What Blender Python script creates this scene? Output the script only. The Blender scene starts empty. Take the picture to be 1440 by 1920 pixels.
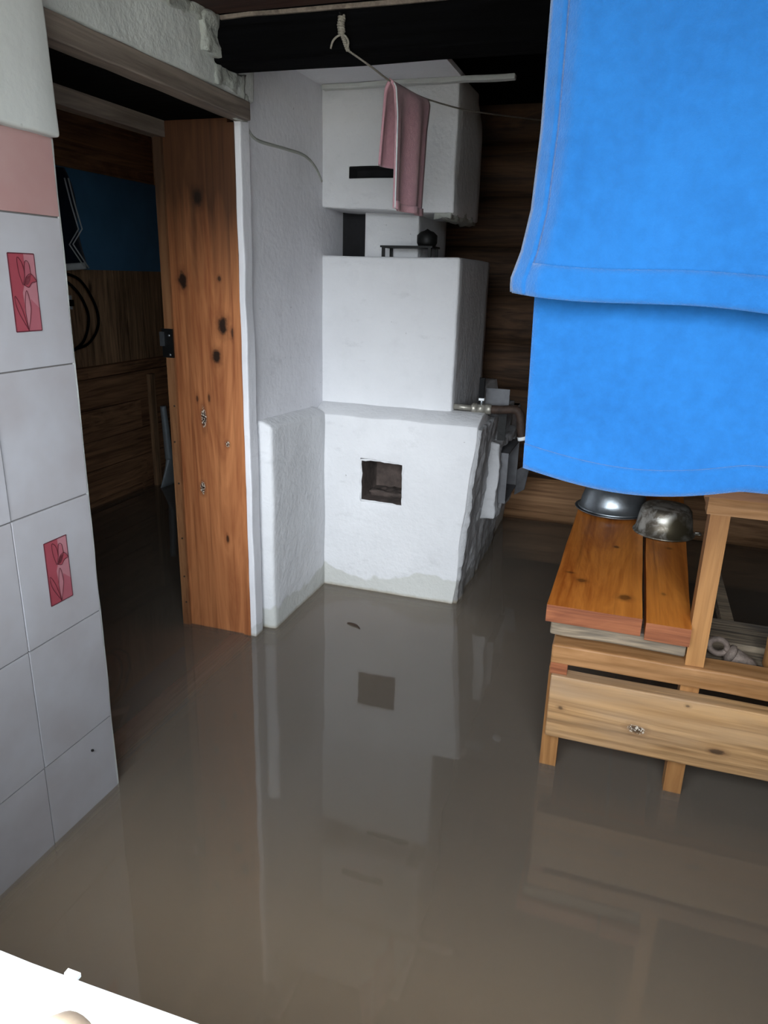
import bpy, bmesh, math, random
from mathutils import Vector, Matrix, noise

SC = bpy.context.scene
COL = SC.collection
random.seed(7)

# ------------------------------------------------------------------ camera
F_PX = 1364.0
cam_d = bpy.data.cameras.new('camera')
cam = bpy.data.objects.new('camera', cam_d)
COL.objects.link(cam)
cam_d.sensor_fit = 'VERTICAL'
cam_d.sensor_height = 36.0
cam_d.lens = 36.0 * F_PX / 1920.0
cam_d.clip_start = 0.02
# rows: world axes X (across the room), Y (into the room), Z (up) in image axes (right, down, forward)
RX = Vector((0.94659479, 0.12172243, -0.29856651))
RY = Vector((0.32139672, -0.28229897, 0.90388685))
RZ = Vector((0.02573829, -0.95157288, -0.30634393))
right = Vector((RX[0], RY[0], RZ[0]))
down = Vector((RX[1], RY[1], RZ[1]))
fwd = Vector((RX[2], RY[2], RZ[2]))
m3 = Matrix((right, -down, -fwd)).transposed()
cam.matrix_world = Matrix.Translation((0, 0, 1.1)) @ m3.to_4x4()
SC.camera = cam

# ------------------------------------------------------------------ light: an overcast sky seen through the window
world = bpy.data.worlds.new('overcast_sky')
SC.world = world
world.use_nodes = True
wn = world.node_tree
wn.nodes.clear()
wo = wn.nodes.new('ShaderNodeOutputWorld')
wb = wn.nodes.new('ShaderNodeBackground')
wt = wn.nodes.new('ShaderNodeTexCoord')
ws = wn.nodes.new('ShaderNodeSeparateXYZ')
wr = wn.nodes.new('ShaderNodeMapRange')
wr.inputs['From Min'].default_value = 0.0
wr.inputs['From Max'].default_value = 1.0
wr.inputs['To Min'].default_value = 0.55
wr.inputs['To Max'].default_value = 1.5
wm = wn.nodes.new('ShaderNodeVectorMath')
wm.operation = 'SCALE'
wm.inputs[0].default_value = (0.84, 0.93, 1.0)
wn.links.new(wt.outputs['Generated'], ws.inputs[0])
wn.links.new(ws.outputs['Z'], wr.inputs['Value'])
wn.links.new(wr.outputs[0], wm.inputs['Scale'])
wn.links.new(wm.outputs[0], wb.inputs['Color'])
wb.inputs['Strength'].default_value = 4.0
wn.links.new(wb.outputs[0], wo.inputs[0])

WIN = dict(x0=-0.85, x1=0.55, z0=0.75, z1=1.60, y0=-0.16, y1=0.06)
pd = bpy.data.lights.new('window_portal', 'AREA')
pd.shape = 'RECTANGLE'
pd.size = WIN['x1'] - WIN['x0']
pd.size_y = WIN['z1'] - WIN['z0']
pd.cycles.is_portal = True
po = bpy.data.objects.new('window_portal', pd)
po.location = ((WIN['x0'] + WIN['x1']) / 2, -0.14, (WIN['z0'] + WIN['z1']) / 2)
po.rotation_euler = (math.radians(90), 0, 0)
COL.objects.link(po)

# hazy sun standing behind the camera, spread wide by thin cloud
sd = bpy.data.lights.new('hazy_sun', 'SUN')
sd.energy = 0.78
sd.angle = math.radians(30)
sd.color = (0.96, 0.98, 1.0)
so = bpy.data.objects.new('hazy_sun', sd)
so.rotation_euler = Vector((-0.20, 1.0, -0.33)).to_track_quat('-Z', 'Y').to_euler()
so.location = (0.5, -6, 4)
COL.objects.link(so)

SC.view_settings.view_transform = 'Standard'
SC.view_settings.look = 'None'
SC.view_settings.gamma = 1.0
SC.view_settings.use_curve_mapping = False
SC.view_settings.exposure = 2.0
SC.cycles.max_bounces = 7
SC.cycles.diffuse_bounces = 4
SC.cycles.transparent_max_bounces = 16
SC.cycles.use_denoising = True


# ------------------------------------------------------------------ small library
def C(h, a=1.0):
    h = h.lstrip('#')
    v = [int(h[i:i + 2], 16) / 255 for i in (0, 2, 4)]
    return tuple([(x / 12.92 if x <= 0.04045 else ((x + 0.055) / 1.055) ** 2.4) for x in v] + [a])


class G:
    def __init__(self, name):
        self.m = bpy.data.materials.new(name)
        self.m.use_nodes = True
        self.t = self.m.node_tree
        self.b = self.t.nodes['Principled BSDF']
        self.out = self.t.nodes['Material Output']

    def n(self, typ, ins=None, **at):
        nd = self.t.nodes.new('ShaderNode' + typ)
        for k, v in at.items():
            setattr(nd, k, v)
        for k, v in (ins or {}).items():
            self.set(nd.inputs[k], v)
        return nd

    def set(self, sock, v):
        if isinstance(v, bpy.types.NodeSocket):
            self.t.links.new(v, sock)
        elif isinstance(v, bpy.types.Node):
            self.t.links.new(v.outputs[0], sock)
        else:
            sock.default_value = v

    def math(self, op, a, b=0.0, clamp=False):
        nd = self.n('Math', {0: a, 1: b}, operation=op)
        nd.use_clamp = clamp
        return nd.outputs[0]

    def mix(self, f, a, b, blend='MIX'):
        nd = self.t.nodes.new('ShaderNodeMix')
        nd.data_type = 'RGBA'
        nd.blend_type = blend
        self.set(nd.inputs[0], f)
        self.set(nd.inputs[6], a)
        self.set(nd.inputs[7], b)
        return nd.outputs[2]

    def rng(self, v, a, b, c=0.0, d=1.0, smooth=False):
        nd = self.n('MapRange', {'Value': v, 'From Min': a, 'From Max': b, 'To Min': c, 'To Max': d})
        if smooth:
            nd.interpolation_type = 'SMOOTHSTEP'
        return nd.outputs[0]

    def coord(self, scale=(1, 1, 1), rnd=True, world=False):
        if world:
            v = self.n('NewGeometry').outputs['Position']
        else:
            v = self.n('TexCoord').outputs['Object']
        if rnd and not world:
            r = self.n('ObjectInfo').outputs['Random']
            off = self.n('VectorMath', {0: (7.1, 3.7, 5.3)}, operation='SCALE')
            self.set(off.inputs['Scale'], self.math('MULTIPLY', r, 3.0))
            v = self.n('VectorMath', {0: v, 1: off.outputs[0]}, operation='ADD').outputs[0]
        return self.n('VectorMath', {0: v, 1: scale}, operation='MULTIPLY').outputs[0]

    def noise(self, vec, scale=5.0, detail=4.0, rough=0.55, dist=0.0):
        return self.n('TexNoise', {'Vector': vec, 'Scale': scale, 'Detail': detail, 'Roughness': rough, 'Distortion': dist}).outputs[0]

    def bump(self, h, strength=0.3, dist=0.01, normal=None):
        nd = self.n('Bump', {'Height': h, 'Strength': strength, 'Distance': dist})
        if normal:
            self.set(nd.inputs['Normal'], normal)
        return nd.outputs[0]

    def fin(self, color=None, rough=None, normal=None, **kw):
        b = self.b
        if color is not None:
            self.set(b.inputs['Base Color'], color)
        if rough is not None:
            self.set(b.inputs['Roughness'], rough)
        if normal is not None:
            self.set(b.inputs['Normal'], normal)
        for k, v in kw.items():
            self.set(b.inputs[k.replace('_', ' ')], v)
        return self.m


def plain(name, col, rough=0.6, var=0.12, scale=18.0, metal=0.0, bump=0.15, spec=0.5):
    g = G(name)
    v = g.coord()
    n = g.noise(v, scale, 5)
    dark = tuple([x * (1 - var * 2) for x in col[:3]] + [1])
    c = g.mix(g.rng(n, 0.3, 0.7), dark, col)
    return g.fin(c, rough, g.bump(g.noise(v, scale * 4, 4), bump, 0.004), Metallic=metal, Specular_IOR_Level=spec)


def plaster(name, col, stain=None, var=0.10, rough=0.9, bump=0.35, wet=0.07):
    g = G(name)
    v = g.coord(world=True)
    big = g.noise(v, 3.2, 3)
    mid = g.noise(v, 16, 5)
    c = g.mix(g.rng(big, 0.3, 0.7), tuple([x * (1 - var) for x in col[:3]] + [1]), col)
    c = g.mix(g.math('MULTIPLY', g.rng(mid, 0.55, 0.75), 0.35), c, tuple([x * 0.82 for x in col[:3]] + [1]))
    # small scuffs and specks
    sp = g.noise(v, 55, 2)
    c = g.mix(g.rng(sp, 0.74, 0.80, 0, 0.45), c, C('#6d6964'))
    sc1 = g.noise(g.n('VectorMath', {0: v, 1: (1.0, 1.0, 2.4)}, operation='MULTIPLY').outputs[0], 7.0, 9, 0.68)
    c = g.mix(g.rng(sc1, 0.60, 0.72, 0, 0.38), c, tuple([x * 0.62 for x in col[:3]] + [1]))
    if stain:
        z = g.n('SeparateXYZ', {0: v}).outputs[2]
        edge = g.math('ADD', wet, g.math('MULTIPLY', g.math('SUBTRACT', g.noise(v, 5.5, 3), 0.5), 0.16))
        d = g.math('SUBTRACT', edge, z)
        f = g.rng(d, -0.004, 0.004)
        c = g.mix(g.math('MULTIPLY', f, 0.9), c, stain)
        tide = g.rng(g.math('ADD', z, g.math('MULTIPLY', g.noise(v, 30, 2), 0.012)), 0.018, 0.004)
        c = g.mix(g.math('MULTIPLY', tide, 0.7), c, C('#8a7a5c'))
    h = g.math('ADD', g.math('MULTIPLY', mid, 0.6), g.math('MULTIPLY', g.noise(v, 60, 5), 0.4))
    return g.fin(c, rough, g.bump(h, bump, 0.012), Specular_IOR_Level=0.25)


def wood(name, dark, light, axis='Y', rough=0.6, scale=1.0, knots=(), autoknot=0.0, var=0.5, bump=0.25,
         grey=None, rnd=True, spec=0.4, coat=0.0, darkened=None, kplane='xz'):
    g = G(name)
    ai = 'XYZ'.index(axis)

    def sc(al, ac):
        return tuple((al if i == ai else ac) * scale for i in range(3))
    v1 = g.coord(sc(1.1, 11), rnd)
    v2 = g.coord(sc(2.2, 75), rnd)
    v3 = g.coord(sc(1.5, 3), rnd)
    n1 = g.noise(v1, 1.0, 5, 0.6, 0.9)
    n2 = g.noise(v2, 1.0, 3, 0.6, 0.2)
    n3 = g.noise(v3, 1.0, 2)
    rings = g.math('FRACT', g.math('MULTIPLY', n1, 6.0))
    rings = g.rng(g.math('ABSOLUTE', g.math('SUBTRACT', rings, 0.5)), 0.0, 0.5)
    f = g.math('ADD', g.math('MULTIPLY', rings, 0.22), g.math('ADD', g.math('MULTIPLY', n2, 0.62), g.math('MULTIPLY', n3, 0.60)))
    c = g.mix(g.rng(f, 0.45, 1.0), dark, light)
    c = g.mix(g.rng(g.noise(g.coord(sc(1.4, 60), rnd), 1.0, 4, 0.6), 0.54, 0.70, 0, 0.55), c, tuple([x * 0.55 for x in dark[:3]] + [1]))
    if grey is not None:
        gn = g.noise(g.coord(sc(2.0, 9), rnd), 1.0, 5)
        c = g.mix(g.rng(gn, 0.5, 0.72, 0, 0.75), c, grey)
    if autoknot > 0:
        vo = g.n('TexVoronoi', {'Vector': g.coord(sc(2.6, 6.5), rnd), 'Scale': 1.0, 'Randomness': 1.0})
        k = g.rng(vo.outputs['Distance'], autoknot, autoknot * 0.3)
        c = g.mix(g.math('MULTIPLY', k, 0.85), c, tuple([x * 0.25 for x in dark[:3]] + [1]))
    if knots:
        p = g.n('TexCoord').outputs['Object']
        wob = g.noise(p, 45, 3)
        for (kx, ky, kz, rx, rz, s, speck) in knots:
            dv = g.n('VectorMath', {0: p, 1: (kx, ky, kz)}, operation='SUBTRACT').outputs[0]
            dv = g.n('VectorMath', {0: dv, 1: (1 / rx, 0.0, 1 / rz) if kplane == 'xz' else (1 / rx, 1 / rz, 0.0)}, operation='MULTIPLY').outputs[0]
            ln = g.n('VectorMath', {0: dv}, operation='LENGTH').outputs['Value']
            ln = g.math('ADD', ln, g.math('MULTIPLY', g.math('SUBTRACT', wob, 0.5), 1.3))
            c = g.mix(g.rng(ln, 1.9, 0.9, 0, 0.45 * s), c, C('#4a2512'))
            c = g.mix(g.rng(ln, 1.05, 0.55, 0, s), c, C('#150c08'))
            if speck:
                sp = g.rng(g.noise(p, 260, 2), 0.5, 0.56)
                c = g.mix(g.math('MULTIPLY', sp, g.rng(ln, 1.1, 0.8)), c, C('#cfc3b4'))
    if darkened is not None:
        # upper part tinted darker, with a ragged lower edge that follows the grain
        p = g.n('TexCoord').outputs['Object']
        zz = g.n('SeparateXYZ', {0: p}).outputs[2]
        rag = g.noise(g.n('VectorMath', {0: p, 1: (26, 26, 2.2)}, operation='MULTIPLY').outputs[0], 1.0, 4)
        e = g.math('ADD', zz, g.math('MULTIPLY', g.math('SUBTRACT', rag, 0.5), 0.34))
        c = g.mix(g.rng(e, darkened[0], darkened[1], 0, 0.82), c, C('#1e1712'))
    h = g.math('ADD', g.math('MULTIPLY', n2, 0.5), g.math('MULTIPLY', rings, 0.3))
    kw = dict(Specular_IOR_Level=spec)
    if coat:
        kw['Coat_Weight'] = coat
        kw['Coat_Roughness'] = 0.25
    return g.fin(c, rough, g.bump(h, bump, 0.004), **kw)


def cloth(name, c0, c1, scale=420.0, patch=6.0, bump=0.5):
    g = G(name)
    v = g.coord(rnd=False)
    n = g.noise(v, patch, 4)
    fz = g.noise(v, scale, 3, 0.7)
    md = g.noise(v, 70, 4, 0.6)
    c = g.mix(g.rng(n, 0.3, 0.7), c0, c1)
    c = g.mix(g.rng(md, 0.35, 0.75, 0.0, 0.35), c, tuple([min(1, x * 1.35) for x in c1[:3]] + [1]))
    h = g.math('ADD', g.math('MULTIPLY', fz, 0.6), g.math('MULTIPLY', md, 0.5))
    return g.fin(c, 0.95, g.bump(h, bump, 0.004), Specular_IOR_Level=0.15, Sheen_Weight=0.25, Sheen_Roughness=0.5)


def obj(name, bm, mat, parent=None, smooth=False, base=False):
    """link a bmesh given in world coordinates as one mesh object"""
    off = Vector((0, 0, 0))
    p = parent
    while p is not None:
        off += p.location
        p = p.parent
    loc = Vector((0, 0, 0))
    bmesh.ops.recalc_face_normals(bm, faces=bm.faces[:])
    if base:
        xs = [v.co.x for v in bm.verts]; ys = [v.co.y for v in bm.verts]; zs = [v.co.z for v in bm.verts]
        loc = Vector(((min(xs) + max(xs)) / 2, (min(ys) + max(ys)) / 2, min(zs)))
    bmesh.ops.translate(bm, verts=bm.verts[:], vec=-(off + loc))
    me = bpy.data.meshes.new(name)
    bm.to_mesh(me)
    bm.free()
    mats = mat if isinstance(mat, (list, tuple)) else [mat]
    for m in mats:
        me.materials.append(m)
    if smooth:
        for f in me.polygons:
            f.use_smooth = True
    o = bpy.data.objects.new(name, me)
    COL.objects.link(o)
    o.location = loc
    if parent is not None:
        o.parent = parent
    return o


def tag(o, label, cat, group=None, kind=None):
    o['label'] = label
    o['category'] = cat
    if group:
        o['group'] = group
    if kind:
        o['kind'] = kind
    return o


def struct(o, label=None, cat=None):
    o['kind'] = 'structure'
    if label:
        o['label'] = label
    if cat:
        o['category'] = cat
    return o


def empty(name, loc, label, cat, group=None):
    o = bpy.data.objects.new(name, None)
    COL.objects.link(o)
    o.location = loc
    o.empty_display_size = 0.05
    return tag(o, label, cat, group)


def box(bm, x0, x1, y0, y1, z0, z1, mi=0):
    vs = [bm.verts.new((x, y, z)) for z in (z0, z1) for y in (y0, y1) for x in (x0, x1)]
    fs = []
    for q in ((0, 2, 3, 1), (4, 5, 7, 6), (0, 1, 5, 4), (2, 6, 7, 3), (0, 4, 6, 2), (1, 3, 7, 5)):
        f = bm.faces.new([vs[i] for i in q])
        f.material_index = mi
        fs.append(f)
    return vs


def bbox(x0, x1, y0, y1, z0, z1, bev=0.003, cut=None, jit=0.0, seed=0):
    """bevelled box; cut = (axis, n) slices it and jitters for a hand sawn look"""
    bm = bmesh.new()
    box(bm, x0, x1, y0, y1, z0, z1)
    if cut:
        ax, n = cut
        for i in range(1, n):
            lo = (x0, y0, z0)[ax]; hi = (x1, y1, z1)[ax]
            pt = [0, 0, 0]; no = [0, 0, 0]
            pt[ax] = lo + (hi - lo) * i / n; no[ax] = 1
            bmesh.ops.bisect_plane(bm, geom=bm.verts[:] + bm.edges[:] + bm.faces[:], plane_co=pt, plane_no=no)
        if jit:
            for v in bm.verts:
                q = v.co * 9 + Vector((seed * 3.1, seed, 0))
                d = noise.noise_vector(q) * jit
                d[ax] = 0
                v.co += d
    if bev:
        es = [e for e in bm.edges if len(e.link_faces) == 2 and e.calc_face_angle(0) > 0.7]
        bmesh.ops.bevel(bm, geom=es, offset=bev, segments=2, affect='EDGES', profile=0.5)
    return bm


def refine(ls, step):
    out = []
    for a, b in zip(ls[:-1], ls[1:]):
        n = max(1, round((b - a) / step))
        out += [a + (b - a) * i / n for i in range(n)]
    return out + [ls[-1]]


def lattice(xs, ys, zs, solid, warp=None):
    """boundary faces of a block model: solid(cx, cy, cz) says which cells are filled"""
    bm = bmesh.new()
    cache = {}

    def V(i, j, k):
        if (i, j, k) not in cache:
            cache[(i, j, k)] = bm.verts.new((xs[i], ys[j], zs[k]))
        return cache[(i, j, k)]
    nx, ny, nz = len(xs) - 1, len(ys) - 1, len(zs) - 1
    S = {}
    for i in range(nx):
        for j in range(ny):
            for k in range(nz):
                S[(i, j, k)] = solid((xs[i] + xs[i + 1]) / 2, (ys[j] + ys[j + 1]) / 2, (zs[k] + zs[k + 1]) / 2)
    g = lambda i, j, k: S.get((i, j, k), False)
    for (i, j, k), s in S.items():
        if not s:
            continue
        if not g(i - 1, j, k): bm.faces.new((V(i, j, k), V(i, j, k + 1), V(i, j + 1, k + 1), V(i, j + 1, k)))
        if not g(i + 1, j, k): bm.faces.new((V(i + 1, j, k), V(i + 1, j + 1, k), V(i + 1, j + 1, k + 1), V(i + 1, j, k + 1)))
        if not g(i, j - 1, k): bm.faces.new((V(i, j, k), V(i + 1, j, k), V(i + 1, j, k + 1), V(i, j, k + 1)))
        if not g(i, j + 1, k): bm.faces.new((V(i, j + 1, k), V(i, j + 1, k + 1), V(i + 1, j + 1, k + 1), V(i + 1, j + 1, k)))
        if not g(i, j, k - 1): bm.faces.new((V(i, j, k), V(i, j + 1, k), V(i + 1, j + 1, k), V(i + 1, j, k)))
        if not g(i, j, k + 1): bm.faces.new((V(i, j, k + 1), V(i + 1, j, k + 1), V(i + 1, j + 1, k + 1), V(i, j + 1, k + 1)))
    if warp:
        for v in bm.verts:
            v.co = Vector(warp(v.co.copy()))
    return bm


def soften(o, w=0.010, seg=3):
    md = o.modifiers.new('bevel', 'BEVEL')
    md.width = w
    md.segments = seg
    md.limit_method = 'ANGLE'
    md.angle_limit = math.radians(50)
    for f in o.data.polygons:
        f.use_smooth = True
    return o


def wobble(bm, amp, sc=7.0, seed=0.0):
    for v in bm.verts:
        d = noise.noise_vector(v.co * sc + Vector((seed, seed * 2, -seed))) * amp
        d += noise.noise_vector(v.co * sc * 3.3 + Vector((seed, 9, seed))) * amp * 0.4
        v.co += d


def tube(bm, pts, r, seg=8, caps=True, mi=0):
    pts = [Vector(p) for p in pts]
    n = len(pts)
    rr = r if isinstance(r, (list, tuple)) else [r] * n
    rings = []
    up = Vector((0, 0, 1))
    for i, p in enumerate(pts):
        t = (pts[min(i + 1, n - 1)] - pts[max(i - 1, 0)]).normalized()
        if i == 0:
            a = t.cross(up)
            if a.length < 1e-3:
                a = t.cross(Vector((1, 0, 0)))
            a.normalize()
        else:
            a = (a - t * a.dot(t)).normalized()
        b = t.cross(a)
        rings.append([bm.verts.new(p + (a * math.cos(2 * math.pi * k / seg) + b * math.sin(2 * math.pi * k / seg)) * rr[i]) for k in range(seg)])
    for i in range(n - 1):
        for k in range(seg):
            f = bm.faces.new((rings[i][k], rings[i][(k + 1) % seg], rings[i + 1][(k + 1) % seg], rings[i + 1][k]))
            f.material_index = mi
            f.smooth = True
    if caps:
        for q in (rings[0][::-1], rings[-1]):
            f = bm.faces.new(q)
            f.material_index = mi


def spline(pts, n=6):
    P = [Vector(p) for p in pts]
    out = []
    for i in range(len(P) - 1):
        p0 = P[max(i - 1, 0)]; p1 = P[i]; p2 = P[i + 1]; p3 = P[min(i + 2, len(P) - 1)]
        for k in range(n):
            t = k / n
            out.append(0.5 * ((2 * p1) + (p2 - p0) * t + (2 * p0 - 5 * p1 + 4 * p2 - p3) * t * t + (3 * p1 - p0 - 3 * p2 + p3) * t ** 3))
    out.append(P[-1])
    return out


def lathe(bm, prof, cx, cy, cz, seg=40, M=None):
    rings = []
    for (r, z) in prof:
        ring = []
        for k in range(seg):
            a = 2 * math.pi * k / seg
            p = Vector((r * math.cos(a), r * math.sin(a), z))
            if M is not None:
                p = M @ p
            ring.append(bm.verts.new(p + Vector((cx, cy, cz))))
        rings.append(ring)
    for i in range(len(prof) - 1):
        for k in range(seg):
            f = bm.faces.new((rings[i][k], rings[i][(k + 1) % seg], rings[i + 1][(k + 1) % seg], rings[i + 1][k]))
            f.smooth = True
    return rings


def grid(fn, nu, nv):
    bm = bmesh.new()
    vs = [[bm.verts.new(fn(i / nu, j / nv)) for i in range(nu + 1)] for j in range(nv + 1)]
    for j in range(nv):
        for i in range(nu):
            f = bm.faces.new((vs[j][i], vs[j][i + 1], vs[j + 1][i + 1], vs[j + 1][i]))
            f.smooth = True
    return bm


def thick(o, t, offset=0.0):
    md = o.modifiers.new('solid', 'SOLIDIFY')
    md.thickness = t
    md.offset = offset
    return o


# ------------------------------------------------------------------ materials
M = {}
M['white_plaster'] = plaster('whitewash', C('#e4e4e9'), stain=C('#c9cacb'), wet=0.045)
M['stove_plaster'] = plaster('stove_whitewash', C('#dcdde0'), stain=C('#c2c3bf'), wet=0.070, bump=0.6)
M['rough_plaster'] = plaster('rough_old_plaster', C('#a9aca6'), var=0.25, bump=0.9)
M['grey_plaster'] = plaster('grey_clay_plaster', C('#b9babd'), var=0.25, bump=0.8, stain=C('#8b8a88'))
M['lintel_plaster'] = plaster('aged_limewash', C('#cacdca'), var=0.2, bump=0.6)
M['skim'] = plaster('smooth_skim', C('#c3c5c2'), var=0.08, bump=0.12)
M['grout'] = plain('grout', C('#7c7876'), 0.9)
M['log'] = wood('old_log', C('#231911'), C('#6a4e38'), 'X', 0.8, 0.8, var=0.6, bump=0.8, grey=C('#2a221c'), autoknot=0.10)
M['log_pale'] = wood('paler_bottom_log', C('#6d4d33'), C('#b98f68'), 'X', 0.8, 0.8, bump=0.6)
M['log_y'] = wood('old_log_side', C('#241811'), C('#6b4d38'), 'Y', 0.8, 0.8, bump=0.8, grey=C('#2a221c'))
M['moss'] = plain('moss_chinking', C('#2b2118'), 0.95, 0.3, 60)
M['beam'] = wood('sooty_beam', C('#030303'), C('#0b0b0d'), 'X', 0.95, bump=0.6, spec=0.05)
M['ceil'] = wood('red_brown_ceiling_board', C('#1f1310'), C('#4a3028'), 'X', 0.8)
M['door_wood'] = wood('varnished_door_jamb', C('#83492a'), C('#bd7d50'), 'Z', 0.5, 0.9, bump=0.15, rnd=False, spec=0.35, darkened=(1.02, 1.30), knots=[
    (-1.231, 1.86, 1.079, 0.014, 0.024, 0.95, False), (-1.108, 1.86, 0.961, 0.016, 0.028, 0.95, False),
    (-1.132, 1.86, 0.873, 0.014, 0.020, 0.95, False), (-1.114, 1.86, 1.085, 0.006, 0.008, 0.8, False),
    (-1.186, 1.86, 0.688, 0.009, 0.030, 0.95, True), (-1.202, 1.86, 0.472, 0.009, 0.018, 0.95, True),
    (-1.109, 1.86, 0.618, 0.007, 0.009, 0.8, True), (-1.171, 1.86, 1.294, 0.016, 0.022, 0.9, False),
    (-1.165, 1.86, 0.750, 0.004, 0.012, 0.7, False), (-1.122, 1.86, 0.318, 0.005, 0.012, 0.8, False),
    (-1.205, 1.86, 0.745, 0.004, 0.012, 0.7, False), (-1.078, 1.86, 0.940, 0.006, 0.016, 0.7, False)])
M['door_strip'] = wood('pale_stop_strip', C('#74482c'), C('#a87850'), 'Z', 0.6, rnd=False, darkened=(0.95, 1.35))
M['threshold'] = wood('worn_orange_threshold', C('#b87840'), C('#e0a468'), 'Y', 0.6, rnd=False)
M['head_wood'] = wood('greyed_lintel_board', C('#5c524a'), C('#8f8277'), 'Y', 0.75, rnd=False)
M['dark_wood'] = wood('dark_inner_board', C('#5e4632'), C('#cba27c'), 'Z', 0.7, autoknot=0.12)
M['dark_plank'] = wood('dark_inner_plank', C('#5c3f2d'), C('#c4936c'), 'Y', 0.7)
M['blue_paint'] = plain('blue_wall_paint', C('#5488b4'), 0.6, 0.12, 6)
M['plank_glossy'] = wood('varnished_seat_plank', C('#974a14'), C('#dd8a3a'), 'Y', 0.42, 0.8, bump=0.2, coat=0.25, rnd=False, kplane='xy', knots=[
    (-0.352, -0.298, 0, 0.016, 0.016, 0.6, False), (-0.482, -0.191, 0, 0.010, 0.006, 0.5, False), (-0.452, -0.233, 0, 0.012, 0.012, 0.55, False),
    (-0.381, 0.040, 0, 0.007, 0.010, 0.6, False), (-0.268, -0.24, 0, 0.006, 0.010, 0.4, False), (-0.245, 0.09, 0, 0.008, 0.008, 0.4, False)])
M['plank_red'] = wood('reddish_end_grain', C('#6e3a22'), C('#a0623f'), 'X', 0.7, 1.5)
M['bench_pale'] = wood('pale_orange_pine', C('#83592f'), C('#b3855a'), 'X', 0.62, 0.8, autoknot=0.09)
M['bench_board'] = wood('washed_pine_board', C('#765230'), C('#c3996a'), 'X', 0.65, 1.0, grey=C('#a48b72'), rnd=False, knots=[
    (-0.295, 0, 0.619, 0.018, 0.011, 0.75, True), (-0.127, 0, 0.604, 0.016, 0.007, 0.7, False),
    (-0.46, 0, 0.635, 0.008, 0.006, 0.6, False), (-0.20, 0, 0.700, 0.006, 0.004, 0.6, False)])
M['bench_leg'] = wood('pale_orange_pine_upright', C('#7e5129'), C('#ae7d4b'), 'Z', 0.6, 0.9)
M['bench_grey'] = wood('weathered_grey_pine', C('#3e3833'), C('#a8957c'), 'X', 0.8, 1.4, bump=0.6, grey=C('#55504d'))
M['shade_wood'] = wood('brown_shade_board', C('#53341f'), C('#8f6240'), 'X', 0.6)
M['iron'] = plain('black_iron', C('#141414'), 0.55, 0.2, 30, metal=0.4)
M['rust'] = plain('rusty_cast_metal', C('#8a7a70'), 0.75, 0.3, 40, metal=0.25, bump=0.6)
M['steel'] = plain('dull_galvanised_steel', C('#9fa6ac'), 0.35, 0.15, 25, metal=0.85, bump=0.08)
M['zinc'] = plain('bright_zinc', C('#c4d0d8'), 0.45, 0.08, 25, metal=0.2, bump=0.05)
M['pale_wood'] = wood('sunlit_pale_wood', C('#c9a684'), C('#ecd8c2'), 'Y', 0.6)
M['sheet'] = plain('grey_sheet_iron', C('#6f7074'), 0.6, 0.2, 20, metal=0.3)
M['brass'] = plain('dull_nickel_brass', C('#b0aca2'), 0.45, 0.15, 60, metal=0.6)
M['pipe'] = plain('brown_rusty_pipe', C('#4b3a30'), 0.7, 0.3, 40, metal=0.2, bump=0.4)
M['darkened'] = plain('sooty_cavity', C('#5c504b'), 0.95, 0.32, 22, bump=0.6)
M['niche'] = plain('soot_black', C('#1d1d20'), 0.95, 0.3, 14, bump=0.5)
M['rope'] = plain('pale_rope', C('#a39d92'), 0.9, 0.2, 200, bump=0.6)
M['white_paint'] = plain('white_gloss_paint', C('#eef2f4'), 0.5, 0.04, 10, bump=0.05)
M['black_plastic'] = plain('black_plastic', C('#060608'), 0.6, 0.1, 20, spec=0.15)
M['blue_towel'] = cloth('blue_terry', (0.005, 0.064, 0.20, 1), (0.008, 0.084, 0.25, 1))
M['pink_towel'] = cloth('dusty_pink_terry', C('#b0848f'), C('#c4979f'))
M['navy_cloth'] = cloth('navy_cloth', C('#0c1322'), C('#121b2e'))
M['pale_cloth'] = cloth('pale_cloth', C('#c2c8cc'), C('#d4d8da'))
M['ground'] = plain('flooded_yard', C('#a79d8c'), 0.3, 0.08, 2, bump=0.02)


def tile_mat(name, c0, c1):
    g = G(name)
    v = g.coord()
    n = g.noise(v, 9, 3)
    c = g.mix(g.rng(n, 0.3, 0.7), c0, c1)
    return g.fin(c, 0.28, g.bump(g.noise(v, 6, 2), 0.04, 0.01))


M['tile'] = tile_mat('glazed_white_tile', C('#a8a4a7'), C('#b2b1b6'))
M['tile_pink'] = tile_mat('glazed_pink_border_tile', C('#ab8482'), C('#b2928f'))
M['rose'] = tile_mat('print_rose', C('#93424c'), C('#9f4e58'))
M['rose_light'] = tile_mat('print_light_rose', C('#a86e76'), C('#b27d84'))
M['rose_mid'] = tile_mat('print_mid_rose', C('#9c545f'), C('#a6636c'))
M['print_line'] = plain('print_outline', C('#5d2730'), 0.4, 0.05)


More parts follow.
